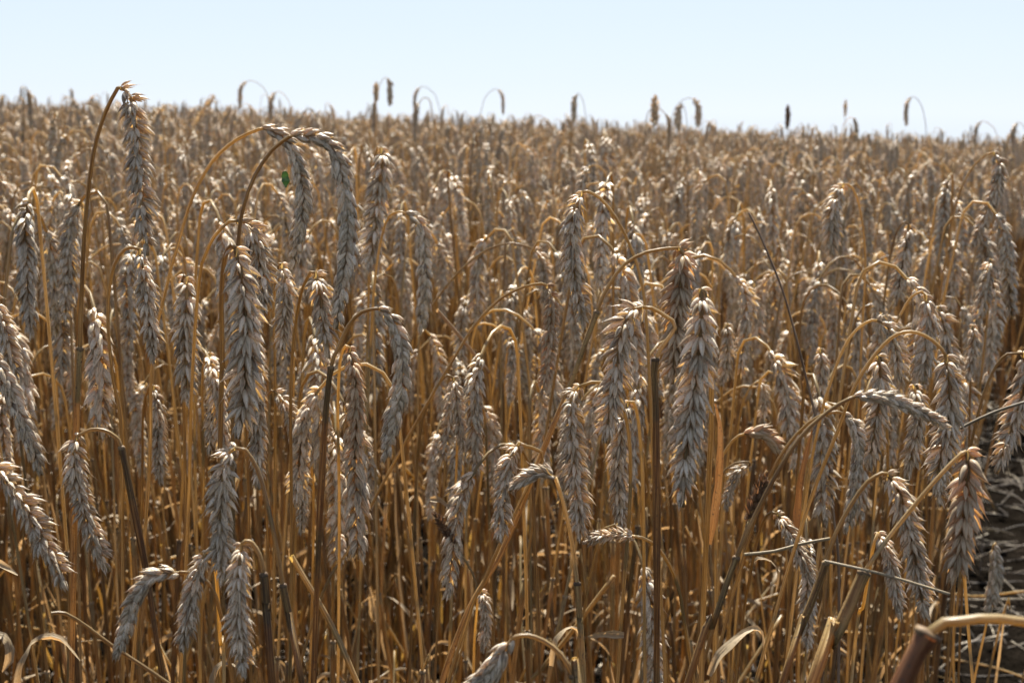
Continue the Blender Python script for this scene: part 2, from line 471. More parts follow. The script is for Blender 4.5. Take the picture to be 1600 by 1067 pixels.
# ================================================================== the wheat stalks one can single out
HEROPX = []
def hero(label, d, w, phi, stem, ear, c=None, sd=0.04, mat=HUSK, rs=1.0, leaf=None, twist=20, sheath_r=None, ed=0.0, group='ripe wheat stalks in focus at the front', smat=None):
    """stem: pixels from low to the foot of the ear; c: index of the collar where the sheath ends; ear: pixels foot -> tip"""
    k = len(stem)
    if d < .95: HEROPX.extend([(x, y) for x, y in ear])
    E = [at(x, y, d - ed * i / max(1, len(ear) - 1)) for i, (x, y) in enumerate(ear)]
    seg = [0]
    for i in range(1, k): seg.append(seg[-1] + math.hypot(stem[i][0] - stem[i - 1][0], stem[i][1] - stem[i - 1][1]))
    P = [at(x, y, d + sd * (1 - s / max(seg[-1], 1)) ** 0.7) for (x, y), s in zip(stem, seg)]
    P[-1] = at(stem[-1][0], stem[-1][1], d)
    # down to the soil
    a, b = P[0], P[1] if k > 1 else E[0]
    g = (b - a); g = g / max(abs(g[2]), 1e-3) if g[2] > 0 else np.array([0, 0, 1.0])
    lean = np.clip(g[:2], -.28, .28)
    h = a[2] - ground_z(a[0], a[1])
    foot = np.array([a[0] - lean[0] * h * .8, a[1] - lean[1] * h * .3 + .02, 0]); foot[2] = ground_z(foot[0], foot[1]) - .01
    mid = foot * .5 + a * .5 + np.array([lean[0] * h * -.08, 0, 0])
    P = [foot, mid] + P
    root = empty('wheat_stalk', foot)
    tag(root, label, 'wheat stalk', group)
    base = np.array(foot)
    path = smooth_path([p - base for p in P], .008)
    path = np.vstack([path, [E[0] - base]])
    cidx = None
    if c is not None:
        cp3 = P[c + 2] - base
        cidx = int(np.argmin(np.linalg.norm(path - cp3, axis=1)))
    else:
        cidx = int(len(path) * .45)
    m = MB(); r = rs * .001
    tube(m, path[max(0, cidx - 4):], np.linspace(r * 1.08, r * .85, len(path[max(0, cidx - 4):])), 8)
    m.obj('stem', STEM, root)
    # sheath with torn collar
    sr = (sheath_r or 1.7) * .001
    sp = path[:cidx + 1]; n = len(sp)
    m = MB()
    rr = np.array([sr * (.9 + .12 * math.sin(i * .35)) for i in range(n)]); rr[-1] = sr * 1.02
    tube(m, sp, rr, 8, cap=False, squash=.8)
    sh = m.obj('leaf_sheath', smat or SHEATH, root)
    if c is not None:
        m = MB(); t = sp[-1] - sp[-2]; t /= np.linalg.norm(t)
        tube(m, np.array([sp[-1] - t * .0012, sp[-1] - t * .0004, sp[-1] + t * .0006, sp[-1] + t * .0012]), [sr * .9, sr * 1.06, sr * 1.04, r * 1.05], 8, squash=.8)
        m.obj('collar', NODE, sh)
    # a darker joint lower down
    q = int(n * .45)
    if n > 12:
        m = MB(); t = sp[q + 1] - sp[q]; t /= np.linalg.norm(t)
        tube(m, np.array([sp[q] - t * .002, sp[q] - t * .0008, sp[q] + t * .0008, sp[q] + t * .002]), [sr * .98, sr * 1.2, sr * 1.2, sr * .98], 8)
        m.obj('joint', NODE, sh)
    # the ear
    ep = smooth_path([e - base for e in E], .003)
    scale = w * d / FPX / .0205
    m = MB(); tube(m, ep, .0011 * scale, 6)
    eo = m.obj('ear', STEM, root)
    toward = np.array([-E[0][0], -E[0][1], (CAM.z - E[0][2])]); toward /= np.linalg.norm(toward)
    braided = phi > 50
    cls = 0 if braided else (2 if w >= 50 else 1)
    if braided: scale *= 1.12
    ms = hi_meshes(mat, cls)
    for M in ear_frames(ep, scale, R(phi), R(twist), toward, tight=.62 if braided else 1.0):
        o = bpy.data.objects.new('spikelet', random.choice(ms)); COL.objects.link(o)
        o.parent = eo; o.matrix_local = M
    if leaf:
        for (i, az, ln, rise, droop, wd) in leaf:
            p0 = P[i + 2] - base
            lp = leaf_path(p0, R(az), ln, R(rise), R(droop))
            m = MB(); ribbon(m, lp, leaf_width(len(lp), wd), (math.sin(R(az)) * -.3, -.5, 1), .5, twist=random.uniform(-1.5, 1.5))
            m.obj('leaf', LEAF, root)
    return root

H = hero
H('tallest front stalk at left, bent above the skyline with its ear hanging straight down', .68, 50, 35,
  [(112, 1067), (117, 760), (120, 650), (125, 545), (127, 470), (133, 350), (146, 240), (165, 175), (184, 138)],
  [(188, 137), (203, 150), (210, 190), (216, 250), (220, 310), (228, 370), (231, 400)], c=3)
H('second ear directly below the tallest one at left, on a pale greyish arched stem', .76, 46, 10,
  [(192, 1067), (190, 690), (178, 600), (170, 530), (169, 470), (178, 415), (195, 390), (210, 387)],
  [(218, 390), (226, 430), (231, 480), (238, 530), (240, 568)], sd=.03)
H('broad fat ear hanging straight down toward the camera with bright white top husks', .66, 76, 3,
  [(338, 1067), (344, 700), (347, 560), (346, 460), (352, 400), (362, 383)],
  [(368, 388), (376, 425), (382, 470), (385, 530), (384, 590), (380, 640), (372, 685)], sd=.06, rs=1.3)
H('long braided ear with plump husks on a high brown arch, loose at its neck', .70, 44, 84,
  [(366, 1067), (364, 700), (366, 500), (372, 380), (380, 325), (398, 275), (425, 235), (452, 214)],
  [(455, 213), (480, 212), (508, 222), (528, 250), (539, 300), (544, 350), (540, 410), (532, 460), (526, 515)], sd=.02, twist=5)
H('slim braided ear beside the green bit, behind the high brown arch', .80, 38, 80,
  [(205, 1067), (232, 760), (238, 560), (262, 440), (277, 385), (300, 310), (332, 252), (370, 218), (405, 202)],
  [(410, 201), (434, 210), (455, 232), (468, 270), (473, 315), (466, 370), (458, 420)], sd=.03, twist=-8)
H('ear with splayed white husks half hidden behind the broad fat ear', .78, 50, 20,
  [(290, 900), (300, 600), (311, 440), (320, 400), (336, 368), (358, 346)],
  [(370, 345), (390, 352), (402, 385), (410, 430), (415, 490)], sd=.05)
H('soft upright-looking ear standing clear in the second rank, flat crowned', 1.18, 50, 6,
  [(560, 1000), (575, 500), (578, 330), (583, 260), (590, 230)],
  [(595, 232), (598, 250), (592, 300), (586, 360), (578, 424)], sd=.05)
H('narrow ear hanging from a short hooked neck right of the flat crowned ear', 1.08, 36, 60,
  [(560, 1000), (578, 560), (588, 420), (602, 350), (615, 333), (628, 331)],
  [(634, 334), (652, 345), (661, 380), (664, 440), (658, 520)], sd=.05)
H('stout ear with a tiny bent white crown between the pale stem and the fat ear', .86, 54, 4,
  [(288, 1067), (290, 800), (287, 640), (283, 520), (283, 450), (288, 430)],
  [(291, 433), (292, 470), (290, 520), (292, 580), (297, 636)], sd=.05, twist=10)
H('braided ear on the low brown hoop rising from a thick red-brown sheath', .74, 44, 78,
  [(490, 1067), (500, 800), (508, 660), (517, 574), (528, 545), (545, 508), (565, 488), (588, 482)],
  [(592, 483), (610, 495), (623, 530), (628, 580), (621, 630), (610, 680), (600, 722)], c=3, sd=.01, twist=-12)
H('ear with grey bearded husks tucked just below the tip of the long braided ear', .80, 54, 15,
  [(455, 900), (454, 640), (458, 540), (470, 460), (485, 425)],
  [(493, 426), (500, 455), (506, 500), (514, 560)], sd=.05)
H('warm yellowish ear hanging between the low hoop and its drooping ear', .88, 44, 8,
  [(528, 1067), (530, 800), (528, 640), (532, 560), (540, 540)],
  [(546, 543), (554, 590), (558, 650), (553, 732)], sd=.04, mat=HUSKG)
H('thin ear showing under and right of the fat hanging ear', .84, 46, 12,
  [(392, 1067), (388, 780), (385, 560), (388, 520)],
  [(394, 522), (402, 580), (403, 660), (404, 765)], sd=.05)
H('small dull ear with white crown directly right of the stout ear', .98, 36, 10,
  [(312, 1067), (318, 780), (316, 600), (322, 552)],
  [(328, 552), (335, 600), (332, 650), (328, 708)], sd=.05)
H('dull ear hanging low between the pale stem and the stout ear', 1.0, 38, 20,
  [(215, 1067), (222, 760), (224, 640), (234, 603)],
  [(240, 603), (247, 650), (248, 700), (252, 758)], sd=.05)
H('ear with bent neck on a short hoop beside the middle bare diagonal straw', .98, 34, 25,
  [(640, 1067), (648, 800), (656, 680), (668, 632), (686, 598), (700, 586)],
  [(708, 590), (714, 620), (720, 670), (730, 724)], sd=.03)
H('twin of the short hooped ear, crossing behind it and hanging to the left', 1.02, 32, 40,
  [(700, 1067), (712, 760), (716, 640), (712, 596)],
  [(708, 596), (704, 640), (697, 690), (684, 728)], sd=.04)
H('ear cut by the left edge, its upper half bright rimmed', .78, 44, 40,
  [(-60, 1067), (-55, 700), (-45, 520), (-25, 465)],
  [(-14, 462), (2, 500), (14, 545), (28, 600)], sd=.03)
H('leaning ear just below the one cut by the left edge, husks edged white', .72, 44, 60,
  [(-60, 1067), (-70, 800), (-60, 600), (-30, 545)],
  [(-15, 548), (8, 590), (28, 640), (48, 690), (66, 742)], sd=.03)
H('plump ear slanting down to the right in the lower left corner', .64, 52, 42,
  [(-120, 1067), (-110, 850), (-80, 740), (-40, 708)],
  [(-20, 715), (5, 742), (38, 790), (66, 840), (90, 885), (104, 920)], sd=.03)
H('ear slanting from a small hooped neck above the curled leaf at left', .70, 50, 25,
  [(255, 1067), (230, 900), (206, 780), (190, 700), (180, 682), (162, 672), (143, 671), (128, 677)],
  [(122, 681), (116, 700), (120, 745), (134, 800), (150, 850), (170, 893)], c=3, sd=.0)
H('ear below the broad fat one, on a thin curved neck falling to the right', .62, 56, 8,
  [(472, 1067), (456, 985), (442, 915), (431, 850), (416, 780), (402, 732), (384, 703)],
  [(368, 700), (356, 712), (347, 760), (346, 820), (348, 870), (350, 912)], c=2, sd=.0)
H('lowest left hanging ear with a small knotted neck, tip near the bottom edge', .58, 54, 5,
  [(425, 1067), (418, 970), (412, 898), (406, 868), (394, 848), (384, 845)],
  [(378, 850), (375, 880), (373, 930), (375, 990), (384, 1060)], c=2, sd=.0)
H('bluish shaded ear left of the lowest hanging ear, husk points flaring out', .64, 48, 15,
  [(350, 1100), (344, 1000), (338, 900), (330, 862)],
  [(322, 862), (310, 890), (299, 930), (292, 975), (284, 1018)], sd=.05)
H('closed slender ear curving left and down from a horizontal neck near the bottom', .64, 42, 70,
  [(370, 1120), (345, 960), (325, 910), (300, 896), (285, 894)],
  [(280, 894), (245, 898), (218, 922), (203, 960), (192, 995), (182, 1030)], sd=.02)
H('ear hanging at the centre from a thin neck that curves down to the right', .85, 48, 12,
  [(1040, 1067), (1020, 700), (1010, 500), (1000, 430), (985, 385), (962, 340), (938, 310), (918, 299)],
  [(910, 300), (899, 325), (894, 370), (898, 420), (906, 470), (914, 515)], sd=.02)
H('yellowish green large ear hanging from a nearly flat hoop right of centre', .82, 64, 5,
  [(690, 1067), (785, 860), (850, 700), (895, 590), (932, 488), (950, 448), (976, 413), (1010, 394), (1045, 388)],
  [(1060, 388), (1068, 398), (1064, 430), (1058, 480), (1056, 540), (1050, 600)], c=4, sd=.0, mat=HUSKG)
H('very large hanging ear right of centre with a white knob on top', .62, 72, 2,
  [(1096, 1067), (1106, 800), (1112, 640), (1108, 520), (1100, 455)],
  [(1095, 452), (1097, 480), (1094, 530), (1086, 590), (1080, 650), (1072, 710), (1068, 750), (1066, 792)], sd=.05, rs=1.3, sheath_r=2.3)
H('ear left of the very large one, its neck ending in two white husks', .70, 60, 14,
  [(1026, 1067), (1026, 800), (1025, 640), (1024, 562), (1055, 512), (1040, 494), (1018, 481)],
  [(1004, 480), (985, 488), (972, 520), (965, 570), (956, 630), (946, 692)], c=3, sd=.0, sheath_r=1.9)
H('ear with reddish lower half below the centre hanging ear', .72, 50, 18,
  [(965, 1067), (985, 760), (975, 640), (950, 602), (925, 597)],
  [(905, 604), (893, 622), (895, 680), (900, 740), (905, 790), (906, 848)], sd=.04)
H('shaded ear hanging beside the straight central stems, tips spreading low', .76, 48, 10,
  [(1008, 1067), (1005, 780), (998, 660), (990, 628)],
  [(982, 628), (972, 660), (966, 720), (968, 780), (972, 835)], sd=.03)
H('ear with a crooked shiny neck just left of the small white-backed ear', .72, 44, 30,
  [(700, 1067), (760, 900), (815, 780), (848, 718), (838, 702), (822, 697)],
  [(812, 692), (802, 705), (793, 740), (785, 785), (783, 848)], sd=.02)
H('small white-backed ear sticking out sideways from a stem bent over at centre', .68, 34, 75,
  [(912, 1067), (907, 985), (902, 912), (894, 850), (884, 800), (874, 765)],
  [(868, 746), (852, 738), (832, 742), (812, 754), (796, 768)], c=2, sd=.0)
H('short white ear lying level between the vertical stems below centre', .72, 30, 30,
  [(1085, 1067), (1060, 920), (1030, 858), (1003, 840)],
  [(992, 838), (965, 834), (938, 838), (910, 850)], sd=.04)
H('front ear at the bottom edge hanging from a thick silvery hoop', .54, 50, 72,
  [(915, 1150), (905, 1085), (896, 1056), (876, 1022), (850, 1001), (824, 992), (806, 994)],
  [(800, 998), (786, 1016), (770, 1042), (742, 1070), (700, 1095)], c=2, sd=.0)
H('largest right hand ear, amber and hanging at the end of a long straight slanting neck', .60, 76, 5,
  [(1265, 1080), (1300, 1005), (1328, 945), (1350, 895), (1382, 848), (1420, 800), (1455, 758), (1485, 725), (1502, 709)],
  [(1510, 705), (1513, 725), (1510, 770), (1506, 820), (1498, 870), (1487, 912)], c=3, sd=.0, sheath_r=2.9, mat=HUSKG)
H('ear on a grey hoop left of the amber ear, its tip dark and ragged', .64, 54, 14,
  [(1222, 1067), (1248, 990), (1272, 930), (1290, 880), (1305, 835), (1330, 788), (1356, 752), (1378, 739)],
  [(1386, 740), (1404, 765), (1418, 815), (1430, 870), (1438, 920), (1446, 965)], c=3, sd=.0)
H('narrow ear lying almost level on top of a low flat arch at right', .63, 34, 72,
  [(1070, 1080), (1112, 980), (1150, 872), (1200, 765), (1248, 686), (1295, 642), (1325, 624)],
  [(1335, 620), (1372, 619), (1412, 630), (1448, 648), (1484, 668)], c=2, sd=.0)
H('pale drooping ear on the lower twin arch beneath the level ear', .80, 34, 55,
  [(1110, 1067), (1165, 860), (1205, 740), (1245, 678), (1280, 650), (1308, 643)],
  [(1318, 646), (1334, 665), (1340, 715), (1334, 770), (1322, 835)], sd=.02)
H('big ear hanging from the widest round hoop at right', .72, 60, 10,
  [(1180, 1067), (1260, 800), (1310, 670), (1327, 622), (1347, 583), (1369, 552), (1391, 529), (1412, 519), (1434, 520), (1456, 531), (1472, 546)],
  [(1478, 556), (1482, 590), (1484, 640), (1474, 700), (1460, 762)], sd=.02)
H('ear behind the widest hoop, hanging from a straight grey neck', .88, 42, 40,
  [(1225, 1067), (1262, 760), (1285, 640), (1297, 600), (1311, 560), (1326, 530), (1345, 509), (1362, 500)],
  [(1370, 501), (1388, 512), (1400, 545), (1408, 600)], sd=.02)
H('ear with white knob crown inside the widest hoop', .84, 54, 6,
  [(1385, 1067), (1388, 800), (1384, 620), (1376, 558)],
  [(1372, 556), (1376, 590), (1372, 640), (1362, 700), (1360, 735)], sd=.04)
H('ear in soft focus above the widest hoop, under a short straight bent neck', 1.0, 48, 15,
  [(1350, 1000), (1375, 700), (1395, 530), (1408, 490), (1424, 464), (1440, 455)],
  [(1446, 462), (1452, 490), (1448, 540), (1442, 600)], sd=.02)
H('blurred ear close behind and right of the one under the short bent neck', 1.12, 42, 30,
  [(1490, 1000), (1492, 700), (1480, 520), (1468, 478)],
  [(1466, 480), (1476, 510), (1482, 550), (1478, 598)], sd=.04)
H('small upright-looking ear with glittering crown left of the grey hoops', 1.12, 40, 8,
  [(1300, 1067), (1296, 780), (1290, 600), (1284, 545)],
  [(1282, 545), (1284, 575), (1282, 610), (1276, 645)], sd=.04)
H('leaning ear high at the right edge, hanging from a tall slanting stem', 1.35, 34, 25,
  [(1440, 800), (1462, 520), (1478, 400), (1494, 320), (1515, 268), (1540, 242)],
  [(1552, 238), (1562, 262), (1552, 305), (1536, 345), (1520, 385)], sd=.02)
H('shaded ear seen through the gap under the level ear', .86, 48, 10,
  [(1450, 1067), (1448, 800), (1440, 640), (1432, 602)],
  [(1428, 602), (1436, 640), (1428, 690), (1418, 745)], sd=.04)
H('pale ear with white flared husks slanting across the dark gap, crossed by a stick', .80, 42, 5,
  [(1150, 1067), (1172, 900), (1190, 820), (1205, 800)],
  [(1214, 802), (1228, 822), (1245, 855), (1262, 890), (1272, 912)], sd=.04)
H('dark brown weathered ear still standing erect beside the slanting arched stems', .72, 36, 20,
  [(1090, 1067), (1130, 930), (1165, 830)],
  [(1170, 815), (1178, 790), (1188, 765), (1198, 735)], sd=.0, mat=HUSKD)
H('small reddish unripe-looking ear pointing up left above a thin crooked stem', .90, 20, 45,
  [(708, 1067), (735, 960), (744, 912), (730, 880)],
  [(712, 852), (700, 834), (688, 815), (678, 798)], sd=.0, mat=HUSKD, rs=.8)
H('little ear hanging low and dim near the bottom centre', .98, 32, 15,
  [(738, 1100), (742, 990), (748, 925)],
  [(752, 922), (758, 945), (759, 980), (754, 1020)], sd=.04)
H('dim ear hanging behind the thick red-brown sheath', .98, 32, 15,
  [(484, 1067), (490, 800), (486, 722)],
  [(478, 722), (475, 755), (473, 790), (470, 835)], sd=.04)
H('ear on a bent knee below the fat ear, right of the thin hanging one', .92, 34, 40,
  [(425, 1067), (415, 760), (412, 640), (424, 610)],
  [(430, 612), (447, 632), (456, 660), (462, 700)], sd=.04)
H('ear at the right edge hanging over the bare strip, tips pointing down left', .86, 52, 25,
  [(1478, 1067), (1500, 800), (1530, 640), (1556, 572), (1574, 553)],
  [(1598, 552), (1606, 580), (1594, 630), (1574, 690), (1556, 740)], sd=.02)
H('lone small ear dangling over the bare ground at lower right', 1.15, 34, 60,
  [(1515, 1100), (1540, 980), (1560, 880), (1555, 848)],
  [(1552, 852), (1556, 885), (1552, 920), (1546, 960)], sd=.02)
H('lower right ear between the grey hoop and the amber ear, nearly hidden', .72, 42, 15,
  [(1330, 1067), (1350, 940), (1365, 850)],
  [(1372, 832), (1390, 870), (1398, 915), (1408, 965)], sd=.04)
H('ear of the golden shallow arch reaching to centre', .95, 34, 35,
  [(480, 1000), (552, 845), (628, 700), (700, 575), (742, 508), (782, 467), (820, 448), (846, 443)],
  [(854, 446), (862, 470), (860, 520), (856, 570), (846, 620)], sd=.02, mat=HUSKG)
H('blurred ear at the end of the flat golden arch above the centre arch', 1.35, 28, 30,
  [(560, 800), (640, 540), (682, 468), (722, 420), (762, 390), (800, 380), (826, 386)],
  [(834, 390), (846, 405), (852, 440), (850, 480)], sd=.02)
H('ragged straw coloured ear crumpled above the dark weathered ear', .95, 36, 70,
  [(1118, 1000), (1120, 760), (1136, 700), (1155, 680)],
  [(1163, 678), (1188, 676), (1208, 690), (1225, 712)], sd=.02, mat=HUSKG)
H('ear tucked under the green-bit ear, warm brown in front of pale stalks', .90, 46, 12,
  [(428, 900), (430, 600), (428, 470), (436, 412)],
  [(440, 412), (446, 440), (446, 490), (438, 560)], sd=.04)
H('drooping ear overlapping the upper part of the largest amber ear group, behind hoop end', .80, 46, 20,
  [(1520, 1067), (1500, 800), (1490, 690), (1480, 640)],
  [(1474, 645), (1470, 690), (1466, 740), (1470, 790)], sd=.03)

H('small pale ear curled over in shadow left of the dark weathered ear', .98, 26, 40,
  [(1085, 1067), (1108, 800), (1122, 748), (1148, 724), (1170, 722)],
  [(1172, 726), (1152, 738), (1140, 765), (1136, 800)], sd=.02)
H('bright crowned ear in soft focus right of the big hooped ear', 1.12, 34, 10,
  [(1500, 1000), (1512, 760), (1516, 600), (1518, 520)], [(1520, 508), (1522, 530), (1518, 560), (1514, 596)], sd=.04)
H('soft focus ear directly right of the very large one', 1.2, 32, 15,
  [(1120, 1000), (1128, 760), (1128, 600), (1132, 515)], [(1136, 506), (1138, 530), (1134, 565), (1128, 605)], sd=.04)
H('low shaded ear with a hooked neck between the very large ear and the dark weed', 1.25, 28, 30,
  [(1140, 1000), (1150, 720), (1158, 640), (1172, 604)], [(1186, 594), (1194, 612), (1194, 640), (1190, 672)], sd=.04)
H('small double lit ear in shadow between the short hooped ear and the centre', 1.2, 26, 20,
  [(790, 1000), (792, 760), (790, 600), (794, 535)], [(798, 528), (801, 555), (799, 595), (796, 635)], sd=.04)
H('long soft focus ear at upper right with stacked glittering husks', 1.25, 44, 10,
  [(1330, 900), (1345, 560), (1352, 400), (1340, 310), (1325, 288)], [(1318, 288), (1306, 308), (1300, 345), (1302, 400)], sd=.03)
H('soft focus ear between the weed and the high right edge ear', 1.3, 38, 15,
  [(1360, 900), (1372, 600), (1385, 440), (1400, 365), (1414, 346)], [(1420, 352), (1416, 385), (1408, 430), (1400, 478)], sd=.03)
H('leaning dim ear under the high right edge ear', 1.25, 34, 35,
  [(1500, 900), (1530, 620), (1545, 470), (1548, 415)], [(1548, 405), (1542, 440), (1532, 480), (1522, 515)], sd=.03)
H('curled ear high in the middle of the crop above the centre hanging ear', 1.6, 26, 30,
  [(965, 700), (960, 420), (952, 300), (942, 266), (930, 258)], [(922, 260), (913, 272), (908, 295), (905, 325)], sd=.03)

# the very near blurred stalk in the lower right corner: sheath, collar and bent neck
H('out of focus stalk close to the lens, its thick sheath bent at the collar', .40, 60, 40,
  [(1290, 1330), (1380, 1130), (1450, 990), (1500, 970), (1560, 966), (1640, 978)],
  [(1660, 985), (1720, 1030), (1745, 1110), (1750, 1200)], c=2, sd=.0, sheath_r=4.0, rs=1.5, smat=REDSHEATH)

# stalks standing up out of the crop against the sky
def sky(label, x, top, bot, d, w, arch=0, mat=HUSK):
    tip = (x, bot)
    if arch:   # nodding: the stem rises beside the ear and bends over
        st = [(x + arch * 1.35, bot + 260), (x + arch * 1.25, bot + 40), (x + arch * 1.05, (top + bot) / 2), (x + arch * .72, top - 1), (x + arch * .4, top - 7)]
        er = [(x + arch * .22, top - 5), (x + arch * .06, top + 3), (x, top + 14), tip]
        H(label, d, w, random.uniform(10, 70), st, er, sd=.0, group='stalks standing out against the sky', mat=mat)
    else:
        st = [(x + 4, bot + 300), (x + 1, bot + 80), (x, bot + 5)]
        H(label, d, w, random.uniform(0, 80), st, [(x, bot), (x + 1, (bot + top) / 2), (x + 1, top)], sd=.0, group='stalks standing out against the sky', mat=mat)
sky('thin hook of an ear on the skyline above the slim braided ear', 375, 133, 172, 4.6, 10, 42)
sky('thickset ear on the skyline right of the thin hook', 423, 150, 190, 4.6, 12, 30)
sky('erect dark ear on the skyline directly above the flat crowned ear', 587, 128, 160, 4.4, 13, 0)
sky('bent dark ear touching the erect one on the skyline', 609, 128, 165, 4.2, 13, -18)
sky('thin hooked ear on the skyline to the right of the dark pair', 648, 142, 176, 5.0, 8, 34)
sky('broad dark upright ear, the boldest on the skyline right of centre', 1022, 148, 200, 3.8, 19, 0)
sky('curled ear on a left leaning arch right of the boldest skyline ear', 1091, 160, 200, 4.2, 14, -38)
sky('short blunt ear between the boldest skyline ear and the curled one', 1060, 168, 205, 4.2, 15, 12)
sky('upright brown ear on the skyline left of the lone spike', 1230, 165, 202, 4.4, 11, 0, HUSKD)
sky('lone small spike high above the crop at right', 1320, 156, 182, 5.0, 8, 0)
sky('hooked ear hanging clear in the sky at right', 1416, 158, 198, 4.2, 10, 26)
sky('pointed ear on the skyline above the centre hanging ear', 897, 153, 192, 4.6, 13, 16)
sky('tall thin ear on the skyline between centre and the dark pair', 786, 146, 180, 4.8, 8, -30)
sky('bent ear on the skyline just right of the lone spike', 1338, 190, 222, 4.2, 10, -22)
sky('small dark ear on the skyline at the far right edge', 1583, 198, 236, 4.4, 13, 22)
sky('bowed ear on the skyline near the right edge, on a wide arch', 1524, 196, 226, 4.4, 9, 32)
print('heroes done', len(bpy.data.objects))

# ================================================================== loose bits
def straw_piece(name, label, pts, d, r, mat, cat='straw', dd=0.0):
    m = MB(); P = [at(x, y, d + dd * i) for i, (x, y) in enumerate(pts)]
    b = P[0]
    tube(m, smooth_path([p - b for p in P], .01), [r * .001] * len(smooth_path([p - b for p in P], .01)), 7)
    o = m.obj(name, mat); o.location = b
    return tag(o, label, cat)
straw_piece('broken_straw', 'pale broken straw lying slanted across stalks left of centre', [(683, 484), (724, 532), (764, 582)], .98, 1.2, LEAF, dd=.01)
straw_piece('broken_straw', 'grey speckled straw lying level in front of the lower right ears', [(1288, 876), (1380, 897), (1484, 928)], .60, .6, STICK, dd=-.006)
straw_piece('broken_straw', 'short pale straw lying across the ear with white flared husks', [(1163, 866), (1210, 861), (1250, 850), (1296, 841)], .75, .85, STICK, dd=.004)
straw_piece('broken_straw', 'thin straw running up to the right edge from the big hooped ear', [(1490, 674), (1550, 645), (1620, 622)], .80, .8, STICK, dd=.004)
straw_piece('broken_straw', 'bent brown straw falling right from the curled leaf at lower left', [(80, 958), (102, 958), (135, 978), (175, 1008), (262, 1066), (300, 1100)], .64, .9, STEM, dd=.002)
straw_piece('broken_straw', 'yellow stick lying diagonally below the thick red-brown sheath', [(455, 868), (520, 980), (560, 1070), (600, 1150)], .82, 1.6, STEM, dd=.0)
# thin dark weed stalk
P = [at(x, y, .92) for x, y in [(1310, 1067), (1302, 800), (1290, 720), (1262, 600), (1228, 470), (1195, 385), (1170, 332)]]
foot = np.array([P[0][0] + .01, .94, 0]); foot[2] = ground_z(*foot[:2]); P = [foot] + P
m = MB(); pp = smooth_path([p - foot for p in P], .01)
tube(m, pp, np.linspace(.0016, .0006, len(pp)), 6)
o = m.obj('weed_stalk', DARKSTEM); o.location = foot
tag(o, 'thin dark bare weed stalk leaning left between centre and right ears', 'weed')
# green bit hanging on the slim ear
g0 = at(444, 268, .775)
m = MB(); lp = leaf_path((0, 0, 0), R(20), .0085, R(160), R(30))
ribbon(m, lp, [.0022 * (math.sin(PI * min(.97, .08 + i / 12)) ** .7) + .0002 for i in range(13)], (0.2, -1, .1), .35)
o = m.obj('green_leaf', GREEN); o.location = g0
tag(o, 'tiny fresh green leaf scrap caught on the slim braided ear', 'leaf')

def curl_leaf(label, pts, d, w, dd=0.0, mat=LEAF, twist=.6, normal=(0, -.4, 1)):
    P = [at(x, y, d + dd * i) for i, (x, y) in enumerate(pts)]
    b = P[0]; pp = smooth_path([p - b for p in P], .006)
    m = MB(); ribbon(m, pp, leaf_width(len(pp), w * .0007), normal, .45, twist=twist)
    o = m.obj('dry_leaf', mat); o.location = b
    return tag(o, label, 'dry leaf', 'dry curled leaves among the stalks')
curl_leaf('broad dry leaf arching over in the lower left corner, tip to the right', [(30, 1085), (34, 1040), (50, 1005), (80, 997), (105, 1008), (125, 1032)], .64, 3.6)
curl_leaf('dry leaf end curling in from the left edge near the bottom', [(-30, 1010), (-5, 996), (12, 1002), (16, 1030), (4, 1050)], .62, 4)
curl_leaf('pale flat leaf strip at the left edge above the curling leaf', [(-30, 874), (0, 882), (28, 898)], .80, 3.4, normal=(0, -1, .6))
curl_leaf('striped pale leaf bowing over between stems right of bottom centre', [(1108, 1055), (1125, 1022), (1150, 998), (1175, 984), (1190, 990), (1196, 1030)], .74, 3.6, dd=.004, normal=(0, -.8, .8))
curl_leaf('thin leaf curled into a ring in the dark gap at right', [(1172, 884), (1185, 874), (1205, 876), (1215, 896), (1212, 925)], .84, 2)
curl_leaf('orange upright torn leaf right of the very large ear', [(1108, 850), (1122, 760), (1126, 680), (1118, 630)], .66, 2.3, mat=BLADE, normal=(.2, -1, 0), twist=.8)
curl_leaf('backlit orange leaf blade standing under the low flat arch', [(1240, 860), (1250, 760), (1262, 700), (1270, 672)], .84, 3.0, mat=BLADE, normal=(.1, -1, 0), twist=.7)
curl_leaf('grey flat leaf stub pointing sideways below the level white ear', [(975, 992), (945, 990), (918, 994)], .70, 2.6, normal=(0, -1, .5))
curl_leaf('small dry leaf hooked over left of the grey flat stub', [(862, 1040), (870, 1000), (885, 982), (900, 984), (908, 1000)], .82, 3)
curl_leaf('dry leaf curving at the bottom edge near the lowest hanging ear', [(330, 1080), (342, 1045), (356, 1036), (372, 1044)], .70, 4)
curl_leaf('pale leaf scrap on a stalk above the little dim ear', [(672, 780), (688, 783), (706, 796)], 1.0, 3, normal=(0, -1, .6))

